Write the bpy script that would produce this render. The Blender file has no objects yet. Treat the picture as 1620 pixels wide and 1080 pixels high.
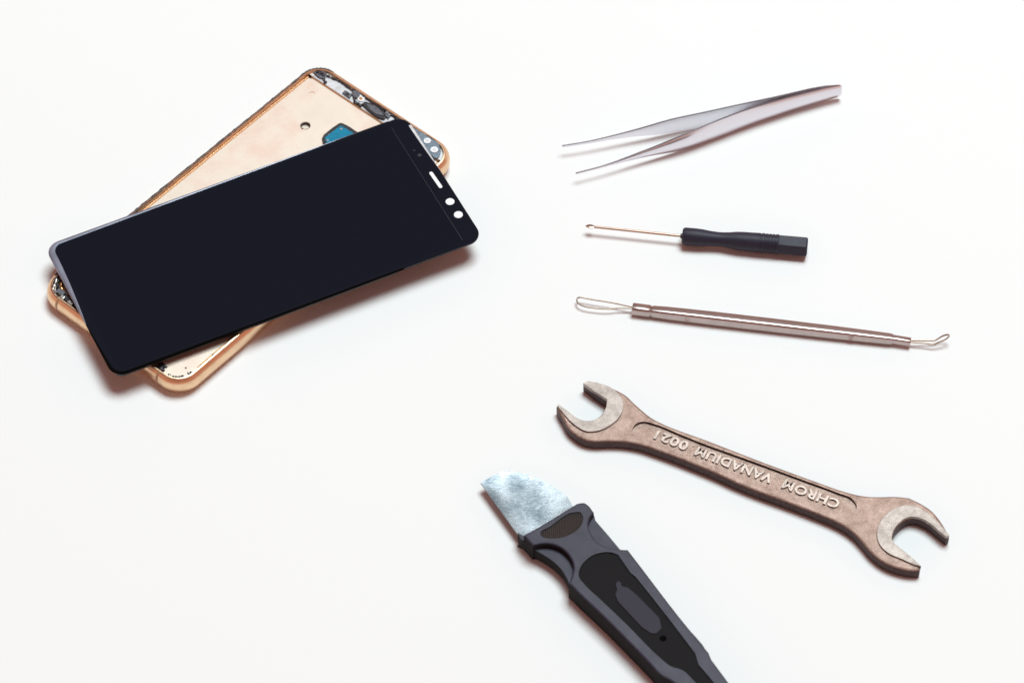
import bpy, bmesh, math, random
from mathutils import Vector
from mathutils.geometry import tessellate_polygon
random.seed(7)
R = math.radians
sc = bpy.context.scene
C = sc.collection

# ------------------------------------------------------------------ camera (1 unit = 1 cm)
EL, D, LENS = R(51.5), 124.5, 120.0
FPX = LENS / 36.0 * 1620
CAM = Vector((0, -D * math.cos(EL), D * math.sin(EL)))
FW = Vector((0, math.cos(EL), -math.sin(EL)))
UP = Vector((0, math.sin(EL), math.cos(EL)))

def P(px, py, z=0.0):
    """point at height z that the photograph's pixel px,py (1620x1080) shows"""
    d = FW + Vector((1, 0, 0)) * ((px - 810) / FPX) + UP * ((540 - py) / FPX)
    t = (z - CAM.z) / d.z
    return CAM + d * t

# ------------------------------------------------------------------ node helpers
def mat(name):
    m = bpy.data.materials.new(name); m.use_nodes = True
    nt = m.node_tree; b = nt.nodes['Principled BSDF']
    return m, nt, b

def N(nt, t, **kw):
    n = nt.nodes.new(t)
    for k, v in kw.items():
        if k in n.inputs: n.inputs[k].default_value = v
        else: setattr(n, k, v)
    return n

def simple(name, col, rough=.5, metal=0., spec=.5, var=0., scale=8., bump=0., bscale=60., rvar=0., stretch=None, col2=None, coat=0., lo=.35, hi=.65):
    m, nt, b = mat(name)
    b.inputs['Base Color'].default_value = (*col, 1)
    b.inputs['Roughness'].default_value = rough
    b.inputs['Metallic'].default_value = metal
    b.inputs['Specular IOR Level'].default_value = spec
    b.inputs['Coat Weight'].default_value = coat
    tc = N(nt, 'ShaderNodeTexCoord'); mp = N(nt, 'ShaderNodeMapping')
    nt.links.new(tc.outputs['Object'], mp.inputs['Vector'])
    if stretch: mp.inputs['Rotation'].default_value = stretch[0]; mp.inputs['Scale'].default_value = stretch[1]
    if var or col2 or rvar:
        nz = N(nt, 'ShaderNodeTexNoise', Scale=scale, Detail=6., Roughness=.6)
        nt.links.new(mp.outputs[0], nz.inputs['Vector'])
        rp = N(nt, 'ShaderNodeValToRGB')
        rp.color_ramp.elements[0].position = lo; rp.color_ramp.elements[1].position = hi
        c2 = col2 if col2 else tuple(c * (1 - var) for c in col)
        rp.color_ramp.elements[0].color = (*c2, 1); rp.color_ramp.elements[1].color = (*col, 1)
        nt.links.new(nz.outputs['Fac'], rp.inputs[0]); nt.links.new(rp.outputs[0], b.inputs['Base Color'])
        if rvar:
            mr = N(nt, 'ShaderNodeMapRange'); mr.inputs[3].default_value = rough + rvar; mr.inputs[4].default_value = max(.02, rough - rvar)
            nt.links.new(nz.outputs['Fac'], mr.inputs[0]); nt.links.new(mr.outputs[0], b.inputs['Roughness'])
    if bump:
        n2 = N(nt, 'ShaderNodeTexNoise', Scale=bscale, Detail=4.)
        nt.links.new(mp.outputs[0], n2.inputs['Vector'])
        bp = N(nt, 'ShaderNodeBump', Strength=bump, Distance=.02)
        nt.links.new(n2.outputs['Fac'], bp.inputs['Height']); nt.links.new(bp.outputs[0], b.inputs['Normal'])
    return m

M = {}
M['table'] = simple('white_table', (.84, .84, .84), .75, spec=.1)
M['gold'] = simple('gold_anodised', (.88, .61, .39), .33, 1., var=.12, scale=3., bump=.05, bscale=200.)
M['gold_band'] = simple('antenna_plastic', (.42, .24, .13), .5)
M['plate'] = simple('peach_plate', (.93, .80, .68), .34, .45, var=.0, col2=(.85, .655, .55), scale=.6, bump=.04, bscale=12., rvar=.08, lo=.4, hi=.55)
M['plate_lip'] = simple('copper_lip', (.62, .33, .16), .4, .7)
M['bracket'] = simple('silver_bracket', (.80, .79, .82), .35, .35, var=.25, scale=5., bump=.1, bscale=14.)
M['adhesive'] = simple('black_adhesive', (.012, .010, .016), .35, 0., spec=.5, var=.0, col2=(.08, .065, .075), scale=12., bump=.5, bscale=30., lo=.35, hi=.5)
M['dark'] = simple('dark_component', (.02, .018, .022), .3, 0., spec=.6, bump=.2, bscale=40.)
M['graphite'] = simple('grey_component', (.17, .165, .19), .35, .6, var=.5, scale=14., bump=.3, bscale=30.)
M['bluegrey'] = simple('blue_grey_bracket', (.22, .27, .33), .35, .5, var=.35, scale=6., bump=.2, bscale=14.)
M['blue'] = simple('blue_film', (.0, .22, .37), .4, 0., spec=.25, var=.3, scale=4.)
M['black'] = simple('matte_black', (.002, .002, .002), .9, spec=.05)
M['hole'] = simple('brown_hole', (.06, .022, .01), .5)
M['solder'] = simple('bright_solder', (.85, .83, .8), .25, 1.)
M['copper'] = simple('copper_bit', (.75, .38, .16), .3, 1.)
M['glass'] = simple('black_glass', (.0085, .0095, .0155), .05, 0., spec=.3)
M['display'] = simple('display_black', (.0075, .0088, .0150), .06, 0., spec=.3)
M['backing'] = simple('display_backing', (.012, .008, .008), .4)
M['edge_sheen'] = simple('painted_edge_sheen', (.27, .275, .35), .3, .35, var=.45, scale=.6)  # pale colour stands in for light reflected by the glass edge
M['sensor'] = simple('sensor_grey', (.02, .02, .026), .3)
M['white'] = simple('white_window', (.86, .86, .88), .4)
M['steel'] = simple('tweezer_steel', (.75, .71, .755), .18, 1.)
M['shaft'] = simple('nickel_shaft', (.50, .35, .28), .34, 1.)
M['rubberish'] = simple('driver_plastic', (.023, .020, .037), .48, 0., spec=.3, bump=.2, bscale=90.)
M['chrome'] = simple('chrome', (.50, .41, .39), .31, 1., var=.12, scale=3.)
M['wire'] = simple('wire_steel', (.40, .31, .25), .35, .9)

def wrench_mat(name, light, kk=1.):
    m, nt, b = mat(name)
    tc = N(nt, 'ShaderNodeTexCoord')
    n1 = N(nt, 'ShaderNodeTexNoise', Scale=2.6, Detail=8., Roughness=.7)
    n2 = N(nt, 'ShaderNodeTexNoise', Scale=26., Detail=8., Roughness=.75)
    for n in (n1, n2): nt.links.new(tc.outputs['Object'], n.inputs['Vector'])
    r1 = N(nt, 'ShaderNodeValToRGB'); e = r1.color_ramp.elements
    e[0].position = .28; e[0].color = (.24, .155, .12, 1) if not light else (.26, .21, .19, 1)
    e[1].position = .62; e[1].color = (.46, .325, .275, 1) if not light else (.47, .40, .365, 1)
    r2 = N(nt, 'ShaderNodeValToRGB'); e = r2.color_ramp.elements
    e[0].position = .34; e[0].color = (.30, .24, .22, 1); e[1].position = .50; e[1].color = (1, 1, 1, 1)
    mx = N(nt, 'ShaderNodeMix', data_type='RGBA', blend_type='MULTIPLY'); mx.inputs[0].default_value = .9
    nt.links.new(n1.outputs['Fac'], r1.inputs[0]); nt.links.new(n2.outputs['Fac'], r2.inputs[0])
    nt.links.new(r1.outputs[0], mx.inputs[6]); nt.links.new(r2.outputs[0], mx.inputs[7])
    nt.links.new(mx.outputs[2], b.inputs['Base Color'])
    b.inputs['Metallic'].default_value = .8; b.inputs['Roughness'].default_value = .43 if not light else .48
    bp = N(nt, 'ShaderNodeBump', Strength=.6 if not light else .35, Distance=.03)
    nt.links.new(n2.outputs['Fac'], bp.inputs['Height']); nt.links.new(bp.outputs[0], b.inputs['Normal'])
    return m
M['wrench'] = wrench_mat('worn_wrench_steel', False)
M['side_shade'] = simple('painted_side_shade', (.085, .05, .048), .45, .7, var=.5, scale=9., bump=.3, bscale=20.)  # dark colour paints shade and dark reflections onto the wrench sides
M['jaw'] = wrench_mat('ground_jaw_steel', True)
M['letter'] = simple('rubbed_letter_steel', (.43, .335, .295), .42, .85, var=.3, scale=6.)

def blade_mat():
    m, nt, b = mat('brushed_blade')
    b.inputs['Base Color'].default_value = (.66, .76, .84, 1); b.inputs['Metallic'].default_value = 1.; b.inputs['Roughness'].default_value = .22
    tc = N(nt, 'ShaderNodeTexCoord')
    n1 = N(nt, 'ShaderNodeTexNoise', Scale=.8, Detail=2., Roughness=.5)
    mp = N(nt, 'ShaderNodeMapping'); mp.inputs['Rotation'].default_value = (0, 0, R(35)); mp.inputs['Scale'].default_value = (3., 22., 3.)
    n2 = N(nt, 'ShaderNodeTexNoise', Scale=2., Detail=5.); n3 = N(nt, 'ShaderNodeTexNoise', Scale=9., Detail=6., Roughness=.75)
    nt.links.new(tc.outputs['Object'], n1.inputs['Vector']); nt.links.new(tc.outputs['Object'], n3.inputs['Vector'])
    nt.links.new(tc.outputs['Object'], mp.inputs[0]); nt.links.new(mp.outputs[0], n2.inputs['Vector'])
    a1 = N(nt, 'ShaderNodeMath', operation='MULTIPLY_ADD'); a1.inputs[1].default_value = .5
    a2 = N(nt, 'ShaderNodeMath', operation='MULTIPLY_ADD'); a2.inputs[1].default_value = .3
    nt.links.new(n2.outputs['Fac'], a1.inputs[0]); nt.links.new(n1.outputs['Fac'], a1.inputs[2])
    nt.links.new(n3.outputs['Fac'], a2.inputs[0]); nt.links.new(a1.outputs[0], a2.inputs[2])
    rp = N(nt, 'ShaderNodeValToRGB'); e = rp.color_ramp.elements
    e[0].position = .74; e[0].color = (.09, .11, .13, 1); e[1].position = 1.; e[1].color = (.29, .30, .32, 1)
    nt.links.new(a2.outputs[0], rp.inputs[0]); nt.links.new(rp.outputs[0], b.inputs['Base Color'])
    b.inputs['Roughness'].default_value = .25; b.inputs['Metallic'].default_value = .95
    bp = N(nt, 'ShaderNodeBump', Strength=.22, Distance=.008)
    nt.links.new(a2.outputs[0], bp.inputs['Height']); nt.links.new(bp.outputs[0], b.inputs['Normal'])
    return m
M['blade'] = blade_mat()
M['knife'] = simple('knife_satin_plastic', (.040, .0355, .058), .46, 0., spec=.3, var=.15, scale=2., bump=.14, bscale=70., rvar=.1)
M['knife_rubber'] = simple('knife_black_rubber', (.0095, .0085, .010), .8, 0., spec=.2, bump=.9, bscale=30.)
M['knife_loz'] = simple('knife_inlay', (.036, .032, .046), .6, 0., spec=.15, bump=.05, bscale=90.)
def grille_mat():
    m, nt, b = mat('ribbed_rubber')
    tc = N(nt, 'ShaderNodeTexCoord'); mp = N(nt, 'ShaderNodeMapping'); mp.inputs['Rotation'].default_value = (0, 0, R(0))
    wv = N(nt, 'ShaderNodeTexWave', Scale=4.6, Distortion=.6); wv.inputs['Detail'].default_value = 2
    nt.links.new(tc.outputs['Object'], mp.inputs[0]); nt.links.new(mp.outputs[0], wv.inputs['Vector'])
    rp = N(nt, 'ShaderNodeValToRGB'); rp.color_ramp.elements[0].color = (.008, .006, .006, 1); rp.color_ramp.elements[1].color = (.034, .024, .020, 1)
    nt.links.new(wv.outputs['Fac'], rp.inputs[0]); nt.links.new(rp.outputs[0], b.inputs['Base Color'])
    b.inputs['Roughness'].default_value = .5
    bp = N(nt, 'ShaderNodeBump', Strength=.8, Distance=.03); nt.links.new(wv.outputs['Fac'], bp.inputs['Height']); nt.links.new(bp.outputs[0], b.inputs['Normal'])
    return m
M['grille'] = grille_mat()

# ------------------------------------------------------------------ mesh helpers
def thing(name, label, cat, loc, group=None):
    o = bpy.data.objects.new(name, None); C.objects.link(o)
    o.location = loc; o.empty_display_size = 1
    o['label'] = label; o['category'] = cat
    if group: o['group'] = group
    return o

def obj(name, bm, m, parent=None, bevel=0., seg=2, sharp=35, label=None, smooth=True):
    me = bpy.data.meshes.new(name)
    bmesh.ops.recalc_face_normals(bm, faces=bm.faces)
    # world coordinates -> coordinates of the thing that owns it
    org = Vector((0, 0, 0)); p = parent
    while p: org += p.location; p = p.parent
    for v in bm.verts: v.co -= org
    bm.to_mesh(me); bm.free()
    me.materials.append(m)
    if smooth:
        for f in me.polygons: f.use_smooth = True
        me.set_sharp_from_angle(angle=R(sharp))
    o = bpy.data.objects.new(name, me); C.objects.link(o)
    o.parent = parent
    if bevel:
        b = o.modifiers.new('edge', 'BEVEL'); b.width = bevel; b.segments = seg; b.limit_method = 'ANGLE'; b.angle_limit = R(40); b.harden_normals = True
        b.use_clamp_overlap = True
    if label: o['label'] = label
    return o

def curve(pts, closed=True, n=6):
    """smooth outline through pts; a point with a third value 1 is a corner"""
    out = []; k = len(pts)
    pv = [Vector((p[0], p[1])) for p in pts]; cn = [len(p) > 2 and p[2] for p in pts]
    last = k if closed else k - 1
    for i in range(last):
        a, b = pv[i], pv[(i + 1) % k]
        p0 = pv[i - 1] if (closed or i > 0) else a
        p3 = pv[(i + 2) % k] if (closed or i + 2 < k) else b
        ca, cb = cn[i], cn[(i + 1) % k]
        ln = (b - a).length
        def tan(u, v, w):
            d1, d2 = (v - u), (w - v)
            l1, l2 = max(d1.length, 1e-6), max(d2.length, 1e-6)
            t = (d1 / l1 * l2 + d2 / l2 * l1) / (l1 + l2)
            return t * ln
        ta = (b - a) if ca or (p0 - a).length < 1e-6 else tan(p0, a, b)
        tb = (b - a) if cb or (p3 - b).length < 1e-6 else tan(a, b, p3)
        for j in range(n):
            t = j / n; t2, t3 = t * t, t * t * t
            out.append((2*t3-3*t2+1)*a + (t3-2*t2+t)*ta + (-2*t3+3*t2)*b + (t3-t2)*tb)
    if not closed: out.append(pv[-1])
    return out

def pxs(pts, z, closed=True, n=6):
    return [P(q.x, q.y, z).xy for q in curve(pts, closed, n)]

def slab(bm, outline, z0, z1, holes=()):
    """outline (world xy) extruded from z0 to z1, with optional through holes"""
    def loop(pts, z): return [bm.verts.new((p[0], p[1], z)) for p in pts]
    if not holes:
        a, b = loop(outline, z0), loop(outline, z1)
        bm.faces.new(a); bm.faces.new(b)
        k = len(a)
        for i in range(k): bm.faces.new((a[i], a[(i+1) % k], b[(i+1) % k], b[i]))
        return bm
    loops = [[Vector((p[0], p[1], 0)) for p in pts] for pts in [outline, *holes]]
    fs = tessellate_polygon(loops); co = [p for l in loops for p in l]; be = []; k0 = 0
    for l in loops:
        be += [(k0 + i, k0 + (i+1) % len(l)) for i in range(len(l))]; k0 += len(l)
    A = [bm.verts.new((c.x, c.y, z0)) for c in co]; B = [bm.verts.new((c.x, c.y, z1)) for c in co]
    for f in fs:
        bm.faces.new([A[i] for i in f]); bm.faces.new([B[i] for i in f])
    for i, j in be: bm.faces.new((A[i], A[j], B[j], B[i]))
    return bm

def loft(bm, rings, caps=True, closed=True):
    V = [[bm.verts.new(p) for p in r] for r in rings]
    k = len(V[0])
    for a, b in zip(V, V[1:]):
        for i in range(k if closed else k - 1): bm.faces.new((a[i], a[(i+1) % k], b[(i+1) % k], b[i]))
    if caps: bm.faces.new(V[0]); bm.faces.new(V[-1])
    return V

def tube(bm, pts, rad, k=8, flat=1.):
    """round bar along 3d pts; rad a number or a list"""
    pts = [Vector(p) for p in pts]; n = len(pts)
    rr = rad if isinstance(rad, (list, tuple)) else [rad] * n
    rings = []; up = Vector((0, 0, 1))
    for i in range(n):
        t = (pts[min(i+1, n-1)] - pts[max(i-1, 0)]).normalized()
        s = t.cross(up)
        if s.length < 1e-3: s = Vector((1, 0, 0))
        s.normalize(); u = s.cross(t)
        rings.append([pts[i] + (s * math.cos(2*math.pi*j/k) + u * math.sin(2*math.pi*j/k) * flat) * rr[i] for j in range(k)])
    loft(bm, rings)
    return bm

def disc(bm, c, r, h, k=24, el=1.):
    a = [(c[0] + r*math.cos(2*math.pi*i/k), c[1] + r*el*math.sin(2*math.pi*i/k)) for i in range(k)]
    return slab(bm, a, c[2], c[2] + h)

def resample3(pts, n=5):
    out = []
    for i in range(len(pts) - 1):
        p0, a, b, p3 = pts[max(i-1, 0)], pts[i], pts[i+1], pts[min(i+2, len(pts)-1)]
        for j in range(n):
            t = j / n
            out.append(.5*((2*a) + (b-p0)*t + (2*p0-5*a+4*b-p3)*t*t + (-p0+3*a-3*b+p3)*t**3))
    out.append(pts[-1]); return out

def inset_out(poly, d):
    n = len(poly); o = []
    area = sum(poly[i].x*poly[(i+1) % n].y - poly[(i+1) % n].x*poly[i].y for i in range(n)); sg = 1 if area > 0 else -1
    for i in range(n):
        t = (poly[(i+1) % n] - poly[i-1]).normalized(); o.append(poly[i] + Vector((-t.y, t.x))*d*sg)
    return o

def rrect(a, b, r, n=10):
    """rounded rectangle, half sizes a, b"""
    out = []
    for sx, sy, s in ((1, 1, 0), (-1, 1, 90), (-1, -1, 180), (1, -1, 270)):
        for i in range(n + 1):
            t = R(s + 90 * i / n); out.append((sx*(a-r) + r*math.cos(t), sy*(b-r) + r*math.sin(t)))
    return out

class Frame:
    """flat local frame fitted to four pixel corners at height z (order: end-left, end-right, start-right, start-left)"""
    def __init__(s, px, z):
        c = [P(x, y, z).xy for x, y in px]
        s.o = sum(c, Vector((0, 0))) / 4
        u = (c[0]-c[3]).normalized() + (c[1]-c[2]).normalized(); s.u = u.normalized(); s.v = Vector((-s.u.y, s.u.x))
        s.hl = ((c[0]-c[3]).length + (c[1]-c[2]).length) / 4; s.hw = ((c[0]-c[1]).length + (c[3]-c[2]).length) / 4
    def w(s, a, b): return s.o + s.u*a + s.v*b
    def inv(s, p): d = p - s.o; return (d.dot(s.u), d.dot(s.v))
    def ring(s, inset, z, r, n=10):
        rr = max(.04, r - inset)
        return [(*s.w(x, y), z) for x, y in rrect(s.hl - inset, s.hw - inset, rr, n)]

# ------------------------------------------------------------------ table
bm = bmesh.new()
v = [bm.verts.new(p) for p in ((-260, -200, 0), (260, -200, 0), (260, 300, 0), (-260, 300, 0))]; bm.faces.new(v)
t = obj('table_surface', bm, M['table']); t['kind'] = 'structure'

# ------------------------------------------------------------------ gold phone body without its screen
F = Frame([(500.2, 97.2), (722.4, 240.9), (280.1, 610.7), (67.5, 454.)], .8)
print('frame', F.hl*2, F.hw*2)
F.hl -= .03; F.hw -= .03
RC = .78
ph = thing('opened_phone_body', 'gold metal phone body without its screen, open side up, lying under the black display', 'phone', (*F.o, 0))
bm = bmesh.new()
prof = [(.10, .50), (.085, .75), (.055, .80), (.00, .80), (-.03, .775), (-.05, .74), (-.10, .70), (-.15, .60), (-.175, .46), (-.17, .33), (-.13, .18), (-.05, .06), (.08, .0)]
loft(bm, [F.ring(i, z, RC, 12) for i, z in prof], caps=False)
# close the bottom
bm.faces.new([bm.verts.new(p) for p in F.ring(.08, .0, RC, 12)])
bmesh.ops.remove_doubles(bm, verts=bm.verts, dist=1e-5)
rim = obj('side_rim', bm, M['gold'], ph, sharp=50)

Z1 = .66            # floor of the recess
# mid plate with the round camera hole
hc = F.inv(P(483, 199, Z1).xy)
def circ(c, r, k=28): return [F.w(c[0] + r*math.cos(2*math.pi*i/k), c[1] + r*math.sin(2*math.pi*i/k)) for i in range(k)]
p1 = F.inv(P(489, 121, Z1).xy)[0]; p2 = F.inv(P(603, 196, Z1).xy)[0]; edge = (p1 + p2) / 2
pl = [F.w(x, y) for x, y in rrect(1, 1, .3, 6)]
def plate_outline(inset, x_end, r):
    a0, a1 = -(F.hl - inset - .02), x_end; b = F.hw - inset; o = []
    cx, hx = (a0 + a1)/2, (a1 - a0)/2
    for x, y in rrect(hx, b, r, 8): o.append(F.w(cx + x, y))
    return o
bm = bmesh.new(); slab(bm, plate_outline(.10, edge, .3), Z1 - .06, Z1, [circ(hc, .20)])
plate = obj('mid_plate', bm, M['plate'], ph, smooth=False)
bm = bmesh.new(); slab(bm, circ(hc, .26), Z1 - .16, Z1 - .13)
obj('camera_hole', bm, M['plate'], plate)
bm = bmesh.new()
ring = circ(hc, .197); rin = circ(hc, .165)
loft(bm, [[(*p, Z1 - .13) for p in ring], [(*p, Z1 - .004) for p in ring], [(*p, Z1 - .012) for p in rin], [(*p, Z1 - .13) for p in rin]], caps=False)
obj('hole_ring', bm, M['hole'], plate)  # dark brown ring stands in for shade on the hole wall
# lip between plate and top bracket, and round the plate
bm = bmesh.new()
tube(bm, [(*F.w(edge + .03, y), Z1 + .01) for y in (-(F.hw-.2), 0, F.hw-.25)], .032, 8)
lp = [F.w(x, y) for x, y in rrect(F.hl - .17, F.hw - .17, RC - .2, 10)]
obj('plate_lip', bm, M['plate_lip'], ph)
# shallow rails along both long sides inside the rim
for s in (1, -1):
    bm = bmesh.new()
    slab(bm, [F.w(-(F.hl - 1.1), s*(F.hw-.125)), F.w(edge - .05, s*(F.hw-.125)), F.w(edge - .05, s*(F.hw-.18)), F.w(-(F.hl - 1.1), s*(F.hw-.18))], Z1 - .02, Z1 + .03)
    obj('inner_rail', bm, M['plate_lip'], ph)
# top bracket
bm = bmesh.new()
o2 = [F.w(x, y) for x, y in rrect(F.hl - .10, F.hw - .10, min(RC - .12, F.hl - .12 - edge - .08), 12) if x > edge + .07]
fx = edge + .07
pts = [F.w(x, y) for x, y in [(fx, -(F.hw - .10))]] + [F.w(x, y) for x, y in rrect(F.hl - .10, F.hw - .10, min(RC - .12, F.hl - .12 - edge - .08), 12)[39:]] + [F.w(x, y) for x, y in rrect(F.hl - .10, F.hw - .10, min(RC - .12, F.hl - .12 - edge - .08), 12)[:13]] + [F.w(fx, F.hw - .10)]
slab(bm, pts, Z1 - .05, Z1 + .03)
obj('top_bracket', bm, M['bracket'], ph, bevel=.02)

def fp(x, y, z): return F.inv(P(x, y, z).xy)
def blob(name, pxp, z0, z1, m, parent=ph, bevel=.015, n=2, label=None):
    bm = bmesh.new(); slab(bm, pxs(pxp, z1, n=n), z0, z1)
    return obj(name, bm, m, parent, bevel=bevel, label=label)
def strand(name, pxp, z, r, m, parent=ph, jit=.03, n=5, k=6):
    ps = resample3([P(x, y, z) for x, y in pxp], n)
    ps = [p + Vector((random.uniform(-jit, jit), random.uniform(-jit, jit), random.uniform(-jit, jit)*.4)) for p in ps]
    bm = bmesh.new(); tube(bm, ps, [r * random.uniform(.45, 1.4) for _ in ps], k, .7)
    return obj(name, bm, m, parent, sharp=180)
def edge_strand(name, a0, b0, a1, b1, z, r, n, m, jit=.03):
    ps = [Vector((*F.w(a0 + (a1-a0)*i/n, b0 + (b1-b0)*i/n), z)) + Vector((random.uniform(-jit, jit), random.uniform(-jit, jit), random.uniform(0, jit))) for i in range(n+1)]
    bm = bmesh.new(); tube(bm, ps, [r*random.uniform(.55, 1.3) for _ in ps], 6, .7)
    return obj(name, bm, m, ph, sharp=180)
A = M['adhesive']
# torn black adhesive left on the rim
edge_strand('adhesive_strip', -(F.hl-.7), F.hw + .03, F.hl-.7, F.hw + .03, .79, .030, 95, A, .010)
edge_strand('adhesive_strip', -(F.hl-1.0), F.hw - .05, F.hl-1.1, F.hw - .04, .79, .018, 130, A, .015)
edge_strand('adhesive_strip', -(F.hl-1.0), -(F.hw - .12), F.hl-1.1, -(F.hw - .11), .68, .02, 130, A, .02)
def arc_strand(corner, r, z, rad, jit, inset=.03, m=A):
    sx, sy, s = corner; n = 26; ps = []
    for i in range(n+1):
        t = R(s + 90*i/n); q = F.w(sx*(F.hl-RC) + (RC-inset)*math.cos(t), sy*(F.hw-RC) + (RC-inset)*math.sin(t))
        ps.append(Vector((*q, z)) + Vector((random.uniform(-jit, jit), random.uniform(-jit, jit), 0)))
    bm = bmesh.new(); tube(bm, ps, [rad*random.uniform(.4, 1.4) for _ in ps], 6, .7)
    return obj('adhesive_strip', bm, m, ph, sharp=180)
arc_strand((1, 1, 0), 0, .79, .034, .008, -.03)
arc_strand((-1, 1, 90), 0, .77, .05, .02, .06)
arc_strand((-1, 1, 90), 0, .66, .06, .04, .22)
arc_strand((-1, -1, 180), 0, .64, .05, .05, .19)
arc_strand((-1, -1, 180), 0, .62, .045, .05, .27)
# bottom end adhesive clutter
for k in range(3):
    edge_strand('adhesive_strip', -(F.hl - .2 - .1*k), -(F.hw-1.0), -(F.hl - .2 - .1*k), F.hw-.9, .64, .05, 40, A, .05)
# dark wavy seal along the top end
strand('adhesive_seal', [(488, 113), (500, 110), (512, 117), (525, 123), (540, 130), (552, 139), (562, 145), (572, 150), (582, 157), (592, 165), (604, 172), (618, 181), (632, 190), (650, 202), (664, 216)], Z1 + .08, .045, A, jit=.012, n=5)
blob('adhesive_patch', [(494, 110), (503, 108), (514, 113), (517, 120), (509, 124), (500, 119)], Z1 + .0, Z1 + .10, M['graphite'], n=3)
strand('adhesive_seal', [(508, 121), (512, 126), (515, 132)], Z1 + .05, .06, A, jit=.02)
strand('adhesive_seal', [(500, 114), (507, 116), (514, 120)], Z1 + .12, .05, A, jit=.03)
# small chip and contacts
blob('contact_chip', [(541, 147, 1), (546, 142.5, 1), (557, 149, 1), (553, 155.5, 1)], Z1, Z1 + .09, M['graphite'], n=1)
blob('contact_pad', [(546, 148, 1), (549, 145.5, 1), (553, 149, 1), (550, 151.5, 1)], Z1 + .09, Z1 + .11, M['dark'], n=1)
blob('sensor_block', [(556, 147), (563, 142), (570, 147), (565, 155), (560, 153)], Z1, Z1 + .12, M['graphite'], n=2)
strand('adhesive_seal', [(564, 150), (560, 157), (563, 163), (569, 165), (571, 170)], Z1 + .06, .06, A, jit=.02)
blob('flash_window', [(564, 152), (570, 148.5), (577, 154), (575, 160), (567, 159)], Z1 + .0, Z1 + .08, M['white'], n=3)
blob('flash_spot', [(568, 155), (571, 153.5), (573.5, 156.5), (571, 158.5)], Z1 + .08, Z1 + .09, M['copper'], n=3, bevel=0)
# earpiece speaker
sp = blob('earpiece_speaker', [(572, 164, 1), (578, 160, 1), (584, 162.5), (606, 176), (611, 182), (608, 187.5), (603, 187), (586, 177)], Z1, Z1 + .13, M['dark'], n=3, bevel=.02)
blob('speaker_mesh', [(581, 165), (586, 165), (604, 177.5), (607, 182), (602, 182), (585, 172)], Z1 + .13, Z1 + .145, M['graphite'], sp, n=3, bevel=0)
blob('contact_chip', [(607, 179, 1), (612, 176, 1), (619, 181, 1), (614, 188, 1)], Z1, Z1 + .11, M['graphite'], n=1)
for q in ((609, 183), (616, 182), (613, 178)):
    bm = bmesh.new(); c = P(*q, Z1 + .12); disc(bm, (c.x, c.y, Z1 + .11), .035, .02); obj('solder_dot', bm, M['solder'], ph)
# corner bracket with two screw seats
cb = blob('corner_bracket', [(655, 202), (665, 208), (683, 217), (694, 227), (697, 240), (690, 250), (680, 244), (664, 220)], Z1, Z1 + .14, M['bluegrey'], n=4, bevel=.03)
for q, r in (((676, 223), .14), ((687, 237), .15)):
    bm = bmesh.new(); c = P(*q, Z1 + .15); disc(bm, (c.x, c.y, Z1 + .14), r, .03)
    s_ = obj('screw_seat', bm, M['white'], cb, bevel=.01)
    bm = bmesh.new(); disc(bm, (c.x, c.y, Z1 + .17), r*.5, .006); obj('screw', bm, M['bracket'], s_)
strand('adhesive_seal', [(648, 206), (656, 213), (661, 220), (668, 226), (673, 232)], Z1 + .05, .06, A, jit=.03)
# blue flex window in the plate
fl = blob('flex_cutout', [(509, 220, 1), (512, 213.5, 1), (533, 197.5), (539, 194.5), (545, 196.5), (566, 209.5, 1), (600, 250, 1), (545, 262, 1), (511, 232, 1)], Z1 - .02, Z1 + .012, M['dark'], n=3, bevel=0)
bf = blob('blue_film', [(514.5, 219.5, 1), (515, 217, 1), (535, 201.5, 1), (539, 199, 1), (543, 200.5, 1), (563, 213.5, 1), (590, 245, 1), (548, 252, 1), (518, 228, 1)], Z1 + .012, Z1 + .026, M['blue'], fl, n=1, bevel=0)
for q in ((540, 204.5), (518.5, 222), (520, 213)):
    bm = bmesh.new(); c = P(*q, Z1 + .03); disc(bm, (c.x, c.y, Z1 + .026), .045 if q[0] != 520 else .02, .015); obj('rivet', bm, M['solder'], bf)
# small marks in the plate
strand('plate_mark', [(489, 147), (493, 145.5), (497, 146.5), (497, 149)], Z1 + .004, .014, M['plate_lip'], plate, jit=.0)
for q in ((294, 582), (478, 203.5), (262, 570)):
    bm = bmesh.new(); c = P(*q, Z1); disc(bm, (c.x, c.y, Z1 + .001), .035, .012, 10); obj('plate_dot', bm, M['hole'], plate)
# parts in the left corner: connectors and bits
for q, w, h, m in (((96, 462), .34, .22, 'graphite'), ((106, 471), .3, .26, 'dark'), ((99, 470), .16, .14, 'solder'), ((112, 479), .22, .14, 'solder'), ((120, 487), .3, .2, 'graphite'), ((104, 462), .14, .1, 'solder'), ((114, 471), .18, .12, 'copper')):
    c = F.inv(P(*q, Z1 + .1).xy); bm = bmesh.new()
    slab(bm, [F.w(c[0]+x*h/2, c[1]+y*w/2) for x, y in ((-1, -1), (1, -1), (1, 1), (-1, 1))], Z1, Z1 + random.uniform(.07, .14))
    obj('connector', bm, M[m], ph, bevel=.015)
strand('wire_clip', [(90, 441), (87, 449), (84, 458), (89, 463)], Z1 + .14, .03, M['solder'], jit=.01)
strand('flat_cable', [(98, 447), (97, 455), (104, 461), (112, 468)], Z1 + .04, .07, M['copper'], jit=.0)
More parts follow.
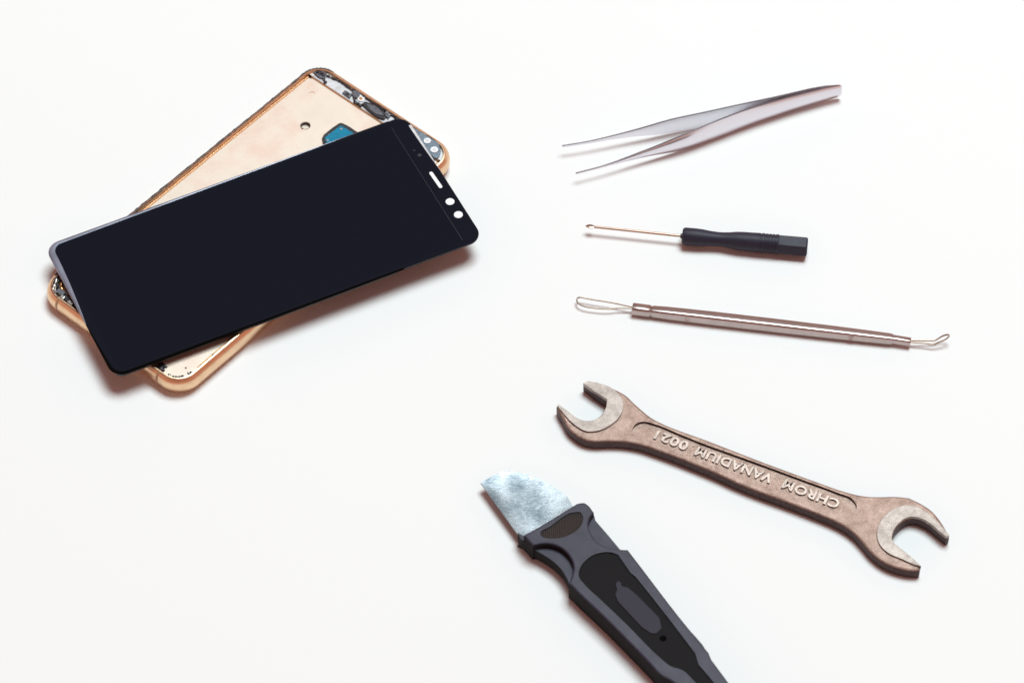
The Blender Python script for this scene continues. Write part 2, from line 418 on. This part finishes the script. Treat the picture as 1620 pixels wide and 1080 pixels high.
# antenna bands across the bottom side of the rim
def band(b, w=.10):
    bm = bmesh.new(); rows = []
    for i, z in prof[3:12]:
        x = -(F.hl - i) - .004
        rows.append([(*F.w(x, b - w/2), z), (*F.w(x, b + w/2), z)])
    loft(bm, rows, caps=False, closed=False)
    me_o = obj('antenna_band', bm, M['gold_band'], rim); return me_o
bb1 = F.inv(P(91, 483, .5).xy)[1]; bb2 = F.inv(P(250, 598, .5).xy)[1]
lim = F.hw - RC
band(min(bb1, lim)); band(max(bb2, -lim))
# charging port slot and screw on the bottom side
xb = -(F.hl + .172)
pc = F.inv(P(122, 513, .35).xy)[1]
bm = bmesh.new(); slab(bm, [F.w(xb - .004, pc - .09), F.w(xb - .004, pc + .09), F.w(xb + .1, pc + .09), F.w(xb + .1, pc - .09)], .26, .42)
obj('screw_hole', bm, M['gold_band'], rim)
bm = bmesh.new(); slab(bm, [F.w(xb - .004, -.42), F.w(xb - .004, .42), F.w(xb + .1, .42), F.w(xb + .1, -.42)], .27, .5)
obj('charging_port', bm, M['dark'], rim)

# ------------------------------------------------------------------ display panel
ZT = 1.03
G = Frame([(639.9, 182.4), (766.6, 376.7), (180, 596.5), (70.2, 389.)], ZT)
print('panel', G.hl*2, G.hw*2)
dp = thing('display_panel', 'glossy black glass phone display lying face up across the gold phone body', 'phone display', (*G.o, .805))
RG = .55
bm = bmesh.new()
gp = [(.30, ZT - .10), (.06, ZT - .10), (.01, ZT - .095), (.0, ZT - .075), (.0, ZT - .025), (.006, ZT - .01), (.02, ZT)]
loft(bm, [G.ring(i, z, RG, 12) for i, z in gp])
glass = obj('cover_glass', bm, M['glass'], dp, sharp=15)
# added pale strips as painted edge reflection: far long side, left end, right end
def edge_band(pts, name='painted_edge_sheen', m='edge_sheen'):
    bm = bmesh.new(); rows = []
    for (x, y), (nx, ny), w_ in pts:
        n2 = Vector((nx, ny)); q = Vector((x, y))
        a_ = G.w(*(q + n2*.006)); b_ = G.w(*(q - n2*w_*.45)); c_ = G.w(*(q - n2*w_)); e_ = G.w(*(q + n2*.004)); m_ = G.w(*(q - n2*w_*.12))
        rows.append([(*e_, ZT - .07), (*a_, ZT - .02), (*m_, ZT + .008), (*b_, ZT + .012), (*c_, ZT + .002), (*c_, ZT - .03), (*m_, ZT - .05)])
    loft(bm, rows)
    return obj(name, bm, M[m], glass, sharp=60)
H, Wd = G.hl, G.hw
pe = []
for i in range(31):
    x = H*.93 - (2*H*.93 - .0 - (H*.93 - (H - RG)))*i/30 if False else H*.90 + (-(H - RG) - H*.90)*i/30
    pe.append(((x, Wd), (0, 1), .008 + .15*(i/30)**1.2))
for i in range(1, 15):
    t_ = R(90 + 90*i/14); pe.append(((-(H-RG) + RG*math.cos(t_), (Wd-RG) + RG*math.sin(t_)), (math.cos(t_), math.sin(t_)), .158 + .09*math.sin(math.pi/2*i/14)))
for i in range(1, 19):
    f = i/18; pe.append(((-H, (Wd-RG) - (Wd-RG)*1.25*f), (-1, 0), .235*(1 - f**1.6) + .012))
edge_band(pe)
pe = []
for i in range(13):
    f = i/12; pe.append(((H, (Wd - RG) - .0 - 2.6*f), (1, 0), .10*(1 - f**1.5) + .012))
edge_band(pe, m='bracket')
# black edge strip on the lower left and the near long side
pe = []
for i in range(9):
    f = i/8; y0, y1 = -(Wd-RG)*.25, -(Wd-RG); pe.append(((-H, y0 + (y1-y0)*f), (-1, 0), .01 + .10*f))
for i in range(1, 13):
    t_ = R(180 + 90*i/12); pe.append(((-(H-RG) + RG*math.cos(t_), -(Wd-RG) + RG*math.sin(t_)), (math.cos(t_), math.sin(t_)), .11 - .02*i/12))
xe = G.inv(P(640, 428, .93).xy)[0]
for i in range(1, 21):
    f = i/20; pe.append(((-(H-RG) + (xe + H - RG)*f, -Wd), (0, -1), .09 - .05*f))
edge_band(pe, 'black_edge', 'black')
bm = bmesh.new()
xr = G.inv(P(640, 428, .93).xy)[0]
a0 = -(G.hl - .14); cx, hx = (a0 + xr)/2, (xr - a0)/2
slab(bm, [G.w(cx + x, y) for x, y in rrect(hx, G.hw - .05, .3, 8)], .806, ZT - .098)
obj('backing_plate', bm, M['backing'], dp, bevel=.02)
# active area
l1 = G.inv(P(641.7, 240, ZT).xy)[0]; l2 = G.inv(P(732, 381, ZT).xy)[0]; xa = (l1+l2)/2
a0 = -(G.hl - .30); cx, hx = (a0 + xa)/2, (xa - a0)/2
bm = bmesh.new(); slab(bm, [G.w(cx + x, y) for x, y in rrect(hx, G.hw - .19, .25, 8)], ZT - .01, ZT + .003)
obj('screen_area', bm, M['display'], glass, sharp=30)
bm = bmesh.new(); slab(bm, [G.w(xa + .012, -(G.hw-.25)), G.w(xa + .028, -(G.hw-.25)), G.w(xa + .028, G.hw-.35), G.w(xa + .012, G.hw-.35)], ZT - .01, ZT + .004)
obj('screen_border', bm, M['sensor'], glass)
for q in ((712, 319), (725.2, 339.6)):
    bm = bmesh.new(); c = P(*q, ZT); disc(bm, (c.x, c.y, ZT - .01), .165, .014, 32); obj('camera_window', bm, M['white'], glass)
c1, c2 = P(682, 274, ZT), P(697, 295.5, ZT); d = (c2 - c1).normalized().xy; nrm = Vector((-d.y, d.x)); r = .068
ol = []
for i in range(9): t_ = R(90 + 180*i/8); ol.append(c1.xy + (d*math.cos(t_) + nrm*math.sin(t_))*r)
for i in range(9): t_ = R(-90 + 180*i/8); ol.append(c2.xy + (d*math.cos(t_) + nrm*math.sin(t_))*r)
bm = bmesh.new(); slab(bm, ol, ZT - .01, ZT + .004); obj('earpiece_slot', bm, M['white'], glass)
for q, r in (((663.8, 245.5), .08), ((655, 238), .04)):
    bm = bmesh.new(); c = P(*q, ZT); disc(bm, (c.x, c.y, ZT - .01), r, .013); obj('light_sensor', bm, M['sensor'], glass)

# ------------------------------------------------------------------ tweezers
def S(p, ox, oy, s): return [(ox + a/s, oy + b/s) for a, b in p]
def interp(pts, x):
    pts = sorted(pts)
    if x <= pts[0][0]: return pts[0][1]
    for (a, b), (c, d_) in zip(pts, pts[1:]):
        if x <= c: return b + (d_-b)*(x-a)/(c-a)
    return pts[-1][1]
tw = thing('tweezers', 'pointed steel tweezers lying open on their edge on the white table', 'tweezers', (*P(1130, 200).xy, 0))
nt_ = S([(1557, 96), (1546, 82), (1400, 118), (1220, 165), (1040, 218), (860, 287), (760, 332), (720, 347), (600, 398), (450, 455), (300, 512), (140, 553)], 870, 110, 3.375)
nb_ = S([(1557, 134), (1546, 146), (1510, 154), (1300, 218), (1100, 288), (900, 368), (700, 432), (640, 442), (500, 467), (380, 496), (250, 531), (140, 559)], 870, 110, 3.375)
ft_ = S([(1557, 92), (1546, 80), (1420, 94), (1200, 146), (1000, 188), (830, 226), (640, 265), (500, 308), (350, 348), (200, 384), (65, 405)], 870, 110, 3.375)
fb_ = S([(1557, 128), (1546, 136), (1420, 160), (1300, 196), (1200, 222), (1000, 268), (900, 284), (830, 297), (760, 310), (640, 334), (560, 344), (450, 353), (350, 366), (200, 393), (65, 412)], 870, 110, 3.375)
def smooth_interp(pts, x, w=20.):
    e_ = min(w, x - min(pts)[0] + 1, max(pts)[0] - x + 1); e_ = max(e_, .5)
    return sum(interp(pts, x + k*e_/6) for k in range(-6, 7)) / 13
def arm(top, bot, x0, x1, side, name='arm'):
    """a strip standing on edge; side=+1 bulges towards the viewer"""
    bm = bmesh.new(); n = 140; rings = []
    for i in range(n + 1):
        x = x0 + (x1 - x0) * i / n
        a, b = smooth_interp(top, x), smooth_interp(bot, x)
        h = max(.05, (b - a) / 27.0); zc = .46
        p = P(x, (a + b)/2, zc)
        xa_ = x0 + (x1 - x0) * min(n, i+1) / n; xb_ = x0 + (x1 - x0) * max(0, i-1) / n
        q1 = P(xa_, (smooth_interp(top, xa_)+smooth_interp(bot, xa_))/2, zc); q0 = P(xb_, (smooth_interp(top, xb_)+smooth_interp(bot, xb_))/2, zc)
        t = (q1 - q0).normalized(); s = Vector((t.y, -t.x, 0)).normalized()
        if s.y > 0: s = -s                      # s points to the viewer
        s *= side
        th = .045 + .03*min(1, h/.8); p = p + s*(th*(.35 if side > 0 else .1)); bulge = (.13 if side > 0 else .08) * min(1, h/.9)
        prof_ = []
        m = 10
        for j in range(m + 1):
            f = -1 + 2*j/m; prof_.append((bulge*(1 - f*f), f*h/2))
        for j in range(m, -1, -1):
            f = -1 + 2*j/m; prof_.append((bulge*(1 - f*f)*.7 - th, f*h/2))
        rings.append([p + s*u_ + Vector((0, 0, w_)) for u_, w_ in prof_])
    loft(bm, rings)
    return obj(name, bm, M['steel'], tw, sharp=40)
arm(ft_, fb_, 889, 1330, -1)
arm(nt_, nb_, 911, 1331, 1)
for q, r in (((1088, 195), .09), ((1078, 228), .1)):
    pass

# ------------------------------------------------------------------ screwdriver
za = .39
A0, A1 = P(1079, 373.5, za), P(1277.5, 390.5, za)
ax = (A1 - A0); LN = ax.length; ax.normalize()
sd_ = Vector((ax.y, -ax.x, 0)); 
dr = thing('screwdriver', 'small precision screwdriver with a waisted black plastic handle', 'screwdriver', (*((A0+A1)/2).xy, 0))
def lathe(bm, o, a, prof, k=28, sq=0, rot=0):
    s = Vector((a.y, -a.x, 0)).normalized(); u = s.cross(a).normalized()
    if u.z < 0: u = -u
    rings = []
    for row in prof:
        t, r = row[0], row[1]; hx = row[2] if len(row) > 2 else 0
        rg = []
        for j in range(k):
            an = 2*math.pi*j/k
            rr_ = r
            if hx:
                m = ((an + R(12)) % (math.pi/3)) - math.pi/6
                rr_ = r * (1 + hx*(math.cos(math.pi/6)/math.cos(m)*1.06 - 1))
            if sq:
                rr_ *= .93 / ((abs(math.cos(an - rot))**sq + abs(math.sin(an - rot))**sq) ** (1/sq))
            rg.append(o + a*t + (s*math.cos(an) + u*math.sin(an))*rr_)
        rings.append(rg)
    loft(bm, rings)
    return bm
hp = [(0, .06), (0, .12), (.01, .27), (.05, .315), (.12, .335), (.5, .335), (.75, .322), (1.05, .285), (1.3, .27), (1.5, .272), (1.75, .295), (2.0, .335), (2.2, .35), (2.8, .365)]
t_ = 2.85
for g in (2.90, 3.06, 3.18, 3.30, 3.42):
    hp += [(g, .370), (g + .015, .352), (g + .055, .352), (g + .07, .370)]
hp += [(3.56, .372), (3.58, .374), (3.60, .372, 1), (3.95, .375, 1), (LN - .06, .375, 1), (LN - .01, .345, 1), (LN, .25, 1)]
bm = bmesh.new(); lathe(bm, A0, ax, hp, 60)
obj('handle', bm, M['rubberish'], dr, sharp=28)
T0 = P(926.5, 357.5, za); sx = (A0 - T0); SL = sx.length; sx.normalize()
bm = bmesh.new(); lathe(bm, T0, sx, [(.30, .045), (.36, .05), (SL + .1, .052)], 16)
sh = obj('shaft', bm, M['shaft'], dr, sharp=40)
bm = bmesh.new(); lathe(bm, A0 - ax*.06, ax, [(0, .085), (.02, .1), (.1, .1)], 16); obj('shaft_collar', bm, M['dark'], sh)
bm = bmesh.new()
s_ = Vector((sx.y, -sx.x, 0)).normalized(); u_ = s_.cross(sx)
def cross_ring(t, ro, ri, k=16):
    rg = []
    for j in range(k):
        an = 2*math.pi*j/k + R(20); r_ = ro if j % 4 == 0 else (ri if j % 4 == 2 else (ro+ri)*.42)
        rg.append(T0 + sx*t + (s_*math.cos(an) + u_*math.sin(an))*r_)
    return rg
loft(bm, [cross_ring(0, .018, .012), cross_ring(.05, .055, .02), cross_ring(.13, .085, .035), cross_ring(.25, .085, .045), cross_ring(.33, .05, .045)])
obj('cross_tip', bm, M['shaft'], sh, sharp=20)

# ------------------------------------------------------------------ double-ended pick tool
zb = .235
B0, B1 = P(1031, 492.5, zb), P(1412, 536.5, zb)
bx = (B1 - B0); BL = bx.length; bx.normalize()
pk = thing('extractor_tool', 'slim chromed double-ended extractor with a wire loop at one end', 'extractor tool', (*((B0+B1)/2).xy, 0))
bm = bmesh.new()
lathe(bm, B0, bx, [(-.02, .15), (0, .185), (.08, .20), (.6, .218), (2.2, .232), (4.4, .232), (6.6, .222), (8.0, .205), (BL-.1, .19), (BL, .175)], 64, 4.2, R(7))
hd = obj('handle', bm, M['chrome'], pk, sharp=40)
E0 = P(1000.5, 488.5, zb)
fx_ = (B0 - E0); fl_ = fx_.length; fx_.normalize()
bm = bmesh.new(); lathe(bm, E0, fx_, [(0, .12), (0, .205), (.03, .215), (fl_*.9, .215), (fl_*.95, .19), (fl_, .17)], 64, 3.4, R(7)); obj('ferrule', bm, M['chrome'], pk, sharp=40)
E1 = P(1440.5, 541, zb); gx = (E1 - B1); gl = gx.length; gx.normalize()
bm = bmesh.new(); lathe(bm, B1, gx, [(-.05, .15), (0, .16), (gl - .02, .155), (gl, .145), (gl, .08)], 64, 3.4, R(7)); obj('ferrule', bm, M['chrome'], pk, sharp=40)
for q in ((1087, 505.5), (1346, 536)):
    c = P(*q, zb + .14); o_ = B0 + bx * (c - B0).dot(bx)
    nrm3 = (Vector((0, -1, 0)) * .97 + Vector((0, 0, .2))).normalized(); nrm3 = (nrm3 - bx * nrm3.dot(bx)).normalized()
    bm = bmesh.new(); lathe(bm, o_ + nrm3*.16, nrm3, [(0, .075), (.075, .075), (.08, .06), (.06, .045), (.058, .01)], 20) if False else None
    side = nrm3.cross(bx).normalized(); rings = []
    for hgt, rr_ in ((.10, .08), (.212, .08), (.220, .065), (.207, .04), (.203, .005)):
        rings.append([o_ + nrm3*hgt + (bx*math.cos(2*math.pi*j/20)*1.5 + side*math.sin(2*math.pi*j/20)) * rr_ for j in range(20)])
    loft(bm, rings); obj('dimple', bm, M['chrome'], hd, sharp=40)
loop = [(1002, 486), (985, 482.3), (968, 478.8), (943, 474.8), (925, 471.6), (917, 470.4), (912.8, 473), (914.5, 479.5), (925, 484.8), (947, 488), (963, 488.6), (979, 487.2), (1002, 487.8)]
bm = bmesh.new(); tube(bm, resample3([P(x, y, zb + .02*(1 if i < 6 else -1)) for i, (x, y) in enumerate(loop)], 6), .028, 8); obj('wire_loop', bm, M['wire'], pk, sharp=180)
hk = [(1439, 538.5), (1455, 538.6), (1470, 538.6), (1479.5, 538.2), (1490, 532), (1498.5, 529.3), (1501.5, 531.2), (1496, 536.5), (1486, 541), (1476.5, 544.3), (1460, 542.4), (1439, 541)]
hz = [0, 0, 0, 0, .08, .16, .18, .12, .06, 0, 0, 0]
bm = bmesh.new(); tube(bm, resample3([P(x, y + hz[i]*0, zb + hz[i]) for i, (x, y) in enumerate(hk)], 6), .031, 8); obj('wire_hook', bm, M['wire'], pk, sharp=180)

# ------------------------------------------------------------------ wrench
ZB, ZJ, ZF = .47, .545, .375
wr = thing('open_end_wrench', 'worn brown-grey steel double open-end wrench with raised lettering', 'wrench', (*P(1190, 750).xy, 0))
out = [(923, 606.5, 1), (931, 603.7, 1), (947, 606.7), (964.7, 611.6), (978.5, 617.5), (990.4, 624.4), (1002, 635.3), (1016, 648), (1030, 659), (1047.7, 668.5), (1067.4, 676.8), (1107, 691), (1146.4, 706), (1204.4, 728.5), (1249, 745), (1293, 761), (1337.8, 776.5), (1360, 782), (1375, 784), (1393, 784.4), (1415.6, 784), (1437.8, 786, 1), (1455.6, 794.4), (1475.6, 808), (1487, 821.5), (1495, 834), (1502, 848, 1), (1497, 851, 1),
       (1453.5, 820.5), (1445, 819), (1434, 821.5), (1424.4, 828), (1415, 840), (1412.5, 853), (1417, 862, 1), (1435.6, 877), (1456.5, 896.5, 1), (1455, 902, 1), (1441, 902), (1426.7, 899.5), (1404.4, 892), (1391, 884.4), (1377.8, 873.3), (1364.4, 857.8), (1351, 843.3), (1333.3, 830.5), (1315.6, 821.5), (1282, 807.8), (1237.8, 791), (1204.4, 779), (1160, 761), (1136.5, 750), (1097, 733.5), (1057.5, 718), (1033.8, 709.5), (1014, 703), (988.4, 698.5), (962.7, 697.5), (939, 698), (923.2, 694.6), (909.4, 686.7), (898, 676), (889.5, 660.5), (883, 649), (880.5, 642, 1), (883.5, 641.5, 1),
       (899.5, 653), (915.3, 664.5), (929, 667.5), (943, 664.5), (953.5, 654.5), (958.5, 644), (960, 633.5, 1), (941, 621.5)]
rec = [(1001, 678), (1006, 670.5), (1018, 666.5), (1034, 670), (1077, 687.2), (1110, 700.5), (1160, 718.5), (1204.4, 734.5), (1271, 759), (1326.7, 779.5), (1348, 788.5), (1355.5, 800), (1350, 814), (1336, 816.5), (1315, 809), (1237.8, 779.5), (1180, 757.5), (1130, 738), (1080, 719), (1037.8, 703.5), (1010, 693), (1001.5, 687)]
OUT = pxs(out, ZB, n=4); REC = pxs(rec, ZB, n=4)
bm = bmesh.new(); slab(bm, inset_out(OUT, .085), .01, ZB, [REC])
# worn, rounded outer edge
loft(bm, [[(*p, z) for p in inset_out(OUT, d)] for d, z in ((.05, .0), (.0, .04), (.0, ZB - .085), (.012, ZB - .045), (.04, ZB - .015), (.085, ZB - .0005))], caps=False)
# recess floor, a little wider than the opening so it ends inside the solid
cc = sum((Vector(p) for p in REC), Vector((0, 0))) / len(REC)
slab(bm, [p + (p - cc).normalized() * .05 for p in REC], .2, ZF)
wb = obj('body', bm, M['wrench'], wr, bevel=.018, seg=2)
wb.data.materials.append(M['side_shade'])
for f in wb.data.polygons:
    if abs(f.normal.z) < .5: f.material_index = 1  # steep faces painted darker to imitate shade
jl = [(922.5, 605.8, 1), (931, 602.5, 1), (947, 605.5), (964.7, 611.5), (976.5, 620.5), (984.5, 631.4), (986, 645), (979, 660), (965, 672.3), (945, 681), (927, 681.4), (909.4, 671.8), (895, 657.5), (882, 641.6, 1), (883.3, 639, 1), (899.5, 650.8), (915.3, 662), (929, 665.3), (943, 662.5), (953.8, 653), (958.8, 643), (960.5, 631.5, 1), (941, 619)]
jr = [(1502, 846.5, 1), (1497, 848.3, 1), (1453.5, 818), (1445, 816.5), (1434, 818.5), (1424, 825), (1414, 838), (1411.3, 852), (1416, 860, 1), (1435.6, 875), (1457.5, 895, 1), (1449, 893), (1426.7, 883.5), (1404.4, 873.3), (1391.5, 860), (1387.5, 842), (1393, 824.4), (1408, 807.8), (1426.7, 799.3), (1449, 800.3), (1466.7, 810), (1482, 823), (1493, 835)]
for q in (jl, jr):
    bm = bmesh.new(); slab(bm, pxs(q, ZJ, n=5), ZB - .1, ZJ); obj('jaw_face', bm, M['jaw'], wr, bevel=.022, seg=2)

def letters(word, pa, pb, h, z, parent, m):
    """raised word from pixel pa to pixel pb (centre line), its foot on height z"""
    cu = bpy.data.curves.new('lettering', 'FONT'); cu.body = word; cu.size = 1; cu.extrude = .02; cu.resolution_u = 3; cu.space_character = 1.06
    cu.offset = .030
    tmp = bpy.data.objects.new('tmp', cu); C.objects.link(tmp)
    bpy.context.view_layer.update()
    me = bpy.data.meshes.new_from_object(tmp.evaluated_get(bpy.context.evaluated_depsgraph_get()))
    bpy.data.objects.remove(tmp); bm = bmesh.new(); bm.from_mesh(me); bpy.data.meshes.remove(me)
    xs = [v.co.x for v in bm.verts]; ys = [v.co.y for v in bm.verts]; x0, x1, y0, y1 = min(xs), max(xs), min(ys), max(ys)
    a, b = P(*pa, z), P(*pb, z); u = (b - a); L = u.length; u.normalize(); w = Vector((-u.y, u.x, 0))
    for v_ in bm.verts:
        fx = (v_.co.x - x0)/(x1 - x0); fy = (v_.co.y - (y0+y1)/2)/(y1 - y0)
        v_.co = a + u*(fx*L) + w*(fy*h) + Vector((0, 0, .068 if v_.co.z > 0 else -.003))
    bmesh.ops.remove_doubles(bm, verts=bm.verts, dist=1e-4)
    return obj('lettering', bm, m, parent, bevel=.014, seg=2)
letters('CHROM', (1327, 799.5), (1239, 765.5), .41, ZF, wb, M['letter'])
letters('VANADIUM', (1221, 759), (1101, 713.5), .41, ZF, wb, M['letter'])
letters('0021', (1088, 708), (1037, 688), .41, ZF, wb, M['letter'])

# ------------------------------------------------------------------ scraper knife
kn = thing('scraper_knife', 'short bright-bladed scraper knife with a moulded grey-black handle', 'knife', (*P(960, 930).xy, 0))
zk = .46
bl = [(760.5, 763, 1), (782, 750.5, 1), (793, 746.5), (806, 745, 1), (828, 748.5), (852, 757), (876, 769.5), (898, 786, 1), (908, 803, 1), (870, 870, 1), (833, 864, 1), (819.5, 844.5, 1)]
bm = bmesh.new()
top_ = pxs(bl, zk, n=5); cb_ = P(850, 810, zk).xy
def shrink(d): return [p + (cb_-p)*d for p in top_]
loft(bm, [[(*p, zk - .09) for p in top_], [(*p, zk) for p in top_], [(*p, zk - .012) for p in shrink(.16)], [(*p, zk - .019) for p in shrink(.32)], [(*p, zk - .022) for p in shrink(.55)], [(*p, zk - .023) for p in shrink(.85)]])
obj('blade', bm, M['blade'], kn, sharp=50)
ZL, ZU = .66, .93
low = [(819, 842, 1), (828, 847, 1), (870, 824), (911, 800.5, 1), (913, 797.5), (926, 796.5), (939, 812), (942, 823, 1), (962, 846), (982, 870, 1), (995, 874, 1), (1016, 902), (1071, 974.5), (1122, 1036.5), (1126, 1046), (1153, 1083), (1195, 1140), (1206, 1165), (1196, 1180), (1172, 1178), (1130, 1142), (1064, 1080), (1049, 1072), (1034, 1056), (1004, 1025), (953, 974), (922, 945), (903, 928, 1), (897, 914), (889, 901), (876, 888), (860, 877), (846, 869), (832, 858), (824, 852, 1)]
LOW = pxs(low, ZL, n=4)
bm = bmesh.new()
cl = P(1000, 960, ZL).xy
loft(bm, [[(*p, .0) for p in inset_out(LOW, .12)], [(*p, .10) for p in inset_out(LOW, .03)], [(*p, .22) for p in LOW], [(*p, ZL) for p in LOW]])
lowo = obj('handle_core', bm, M['knife'], kn, bevel=.05, seg=3)
upp = [(828.5, 846.5, 1), (870, 822), (912.5, 795.8, 1), (925.5, 794.6), (932, 800), (939.5, 809.5, 1), (934, 817), (931, 830), (936, 845), (947, 858), (963, 865.5), (981, 867.8), (993.3, 868.5, 1), (1015.6, 897.5), (1071, 970), (1121, 1031, 1), (1125.6, 1042, 1), (1153, 1079), (1192, 1134), (1200, 1158), (1190, 1168), (1174, 1166), (1130, 1130), (1060, 1075), (1045, 1067), (1030, 1051), (1000, 1020), (949, 969), (918, 940), (900, 922, 1), (905.5, 908), (907, 893), (900, 877.5), (887, 865.5), (870, 859.5), (850, 860.5), (843, 862.5, 1), (838, 857)]
ins = [(915.5, 911), (917.5, 898), (926, 886.5), (938, 877.5), (952, 873.4), (966.7, 873), (978, 877, 1), (998, 906, 1), (1005.6, 911.5, 1), (1052, 970), (1100, 1033, 1), (1105, 1050, 1), (1127, 1076), (1165, 1128, 1), (1150, 1130, 1), (1112, 1092), (1094, 1072), (1081, 1060), (1060, 1052.5), (1044.4, 1040), (993.3, 989), (949, 946.7), (925, 924)]
gr = [(854.5, 843.5), (870, 832.5), (912, 809.2), (918.5, 810), (922.3, 817), (920, 829.5), (908.3, 841.5), (887, 850.3), (866.7, 851), (857, 848)]
UPP = pxs(upp, ZU, n=4); INS = pxs(ins, ZU, n=4); GR = pxs(gr, ZU, n=4)
bm = bmesh.new(); slab(bm, inset_out(UPP, .06), .05, ZU, [INS, GR])
loft(bm, [[(*p, z) for p in inset_out(UPP, d)] for d, z in ((.03, .03), (.0, .08), (.0, ZU - .06), (.008, ZU - .032), (.028, ZU - .009), (.06, ZU - .0004))], caps=False)
hs = obj('handle_shell', bm, M['knife'], kn, bevel=.02, seg=2)
for o_ in (hs, lowo):                        # steep side faces get the darker material, flat faces stay grey
    o_.data.materials.append(M['knife_rubber'])
    for f in o_.data.polygons:
        if abs(f.normal.z) < .5: f.material_index = 1
bm = bmesh.new(); slab(bm, inset_out(INS, -.03), ZL - .05, ZU - .05)
rb = obj('rubber_grip', bm, M['knife_rubber'], hs)
bm = bmesh.new(); slab(bm, inset_out(GR, -.03), ZL - .05, ZU - .04)
obj('ribbed_pad', bm, M['grille'], hs)
lz = [(974, 924), (977, 918.5), (981.5, 920), (984, 926.3, 1), (993.3, 928.5, 1), (1006.7, 939.5, 1), (1043, 976, 1), (1047, 993, 1), (1038, 1001.5, 1), (1030, 1001, 1), (1015.6, 991.5, 1), (977.8, 951, 1), (973.5, 941, 1), (976, 931, 1)]
bm = bmesh.new(); slab(bm, pxs(lz, ZU - .01, n=3), ZU - .06, ZU - .01); obj('grip_inlay', bm, M['knife_loz'], rb, bevel=.015)
bm = bmesh.new(); c = P(1049, 1009, ZU - .045); disc(bm, (c.x, c.y, ZU - .06), .12, .018); obj('rivet_hole', bm, M['black'], rb)

# ------------------------------------------------------------------ light
w = bpy.data.worlds.new('World'); sc.world = w; w.use_nodes = True; nt = w.node_tree
bg = nt.nodes['Background']
tc = N(nt, 'ShaderNodeTexCoord'); sep = N(nt, 'ShaderNodeSeparateXYZ'); rp = N(nt, 'ShaderNodeValToRGB')
nt.links.new(tc.outputs['Generated'], sep.inputs[0]); nt.links.new(sep.outputs['Z'], rp.inputs[0])
el = rp.color_ramp.elements
el[0].position = 0.; el[0].color = (1., .66, .56, 1)
el[1].position = 1.; el[1].color = (.48, .26, .25, 1)
for p, c in ((.35, (1., .40, .27, 1)), (.62, (.36, .165, .14, 1)), (.74, (.10, .085, .11, 1)), (.86, (.18, .10, .11, 1))):
    e = el.new(p); e.color = c
nt.links.new(rp.outputs[0], bg.inputs[0]); bg.inputs[1].default_value = .67

def area(name, loc, size, power, col, target=(0, 0, 0)):
    l = bpy.data.lights.new(name, 'AREA'); l.shape = 'RECTANGLE'; l.size, l.size_y = size; l.energy = power; l.color = col
    o = bpy.data.objects.new(name, l); C.objects.link(o); o.location = loc
    o.rotation_euler = (Vector(target) - Vector(loc)).to_track_quat('-Z', 'Y').to_euler()
    return o
kd = Vector((.17, .28, 1)).normalized() * 400
area('softbox', kd, (205, 170), 1945000, (.785, .920, .934))

# ------------------------------------------------------------------ camera
cd = bpy.data.cameras.new('Camera'); cam = bpy.data.objects.new('Camera', cd); C.objects.link(cam)
cam.location = CAM; cam.rotation_euler = (math.pi/2 - EL, 0, 0)
cd.lens = LENS; cd.sensor_width = 36; cd.clip_start = .5; cd.clip_end = 2000
cd.dof.use_dof = True; cd.dof.focus_distance = 124.; cd.dof.aperture_fstop = .17
sc.camera = cam
sc.view_settings.view_transform = 'Standard'; sc.view_settings.look = 'None'
sc.view_settings.exposure = 0; sc.view_settings.gamma = 1; sc.view_settings.use_curve_mapping = False
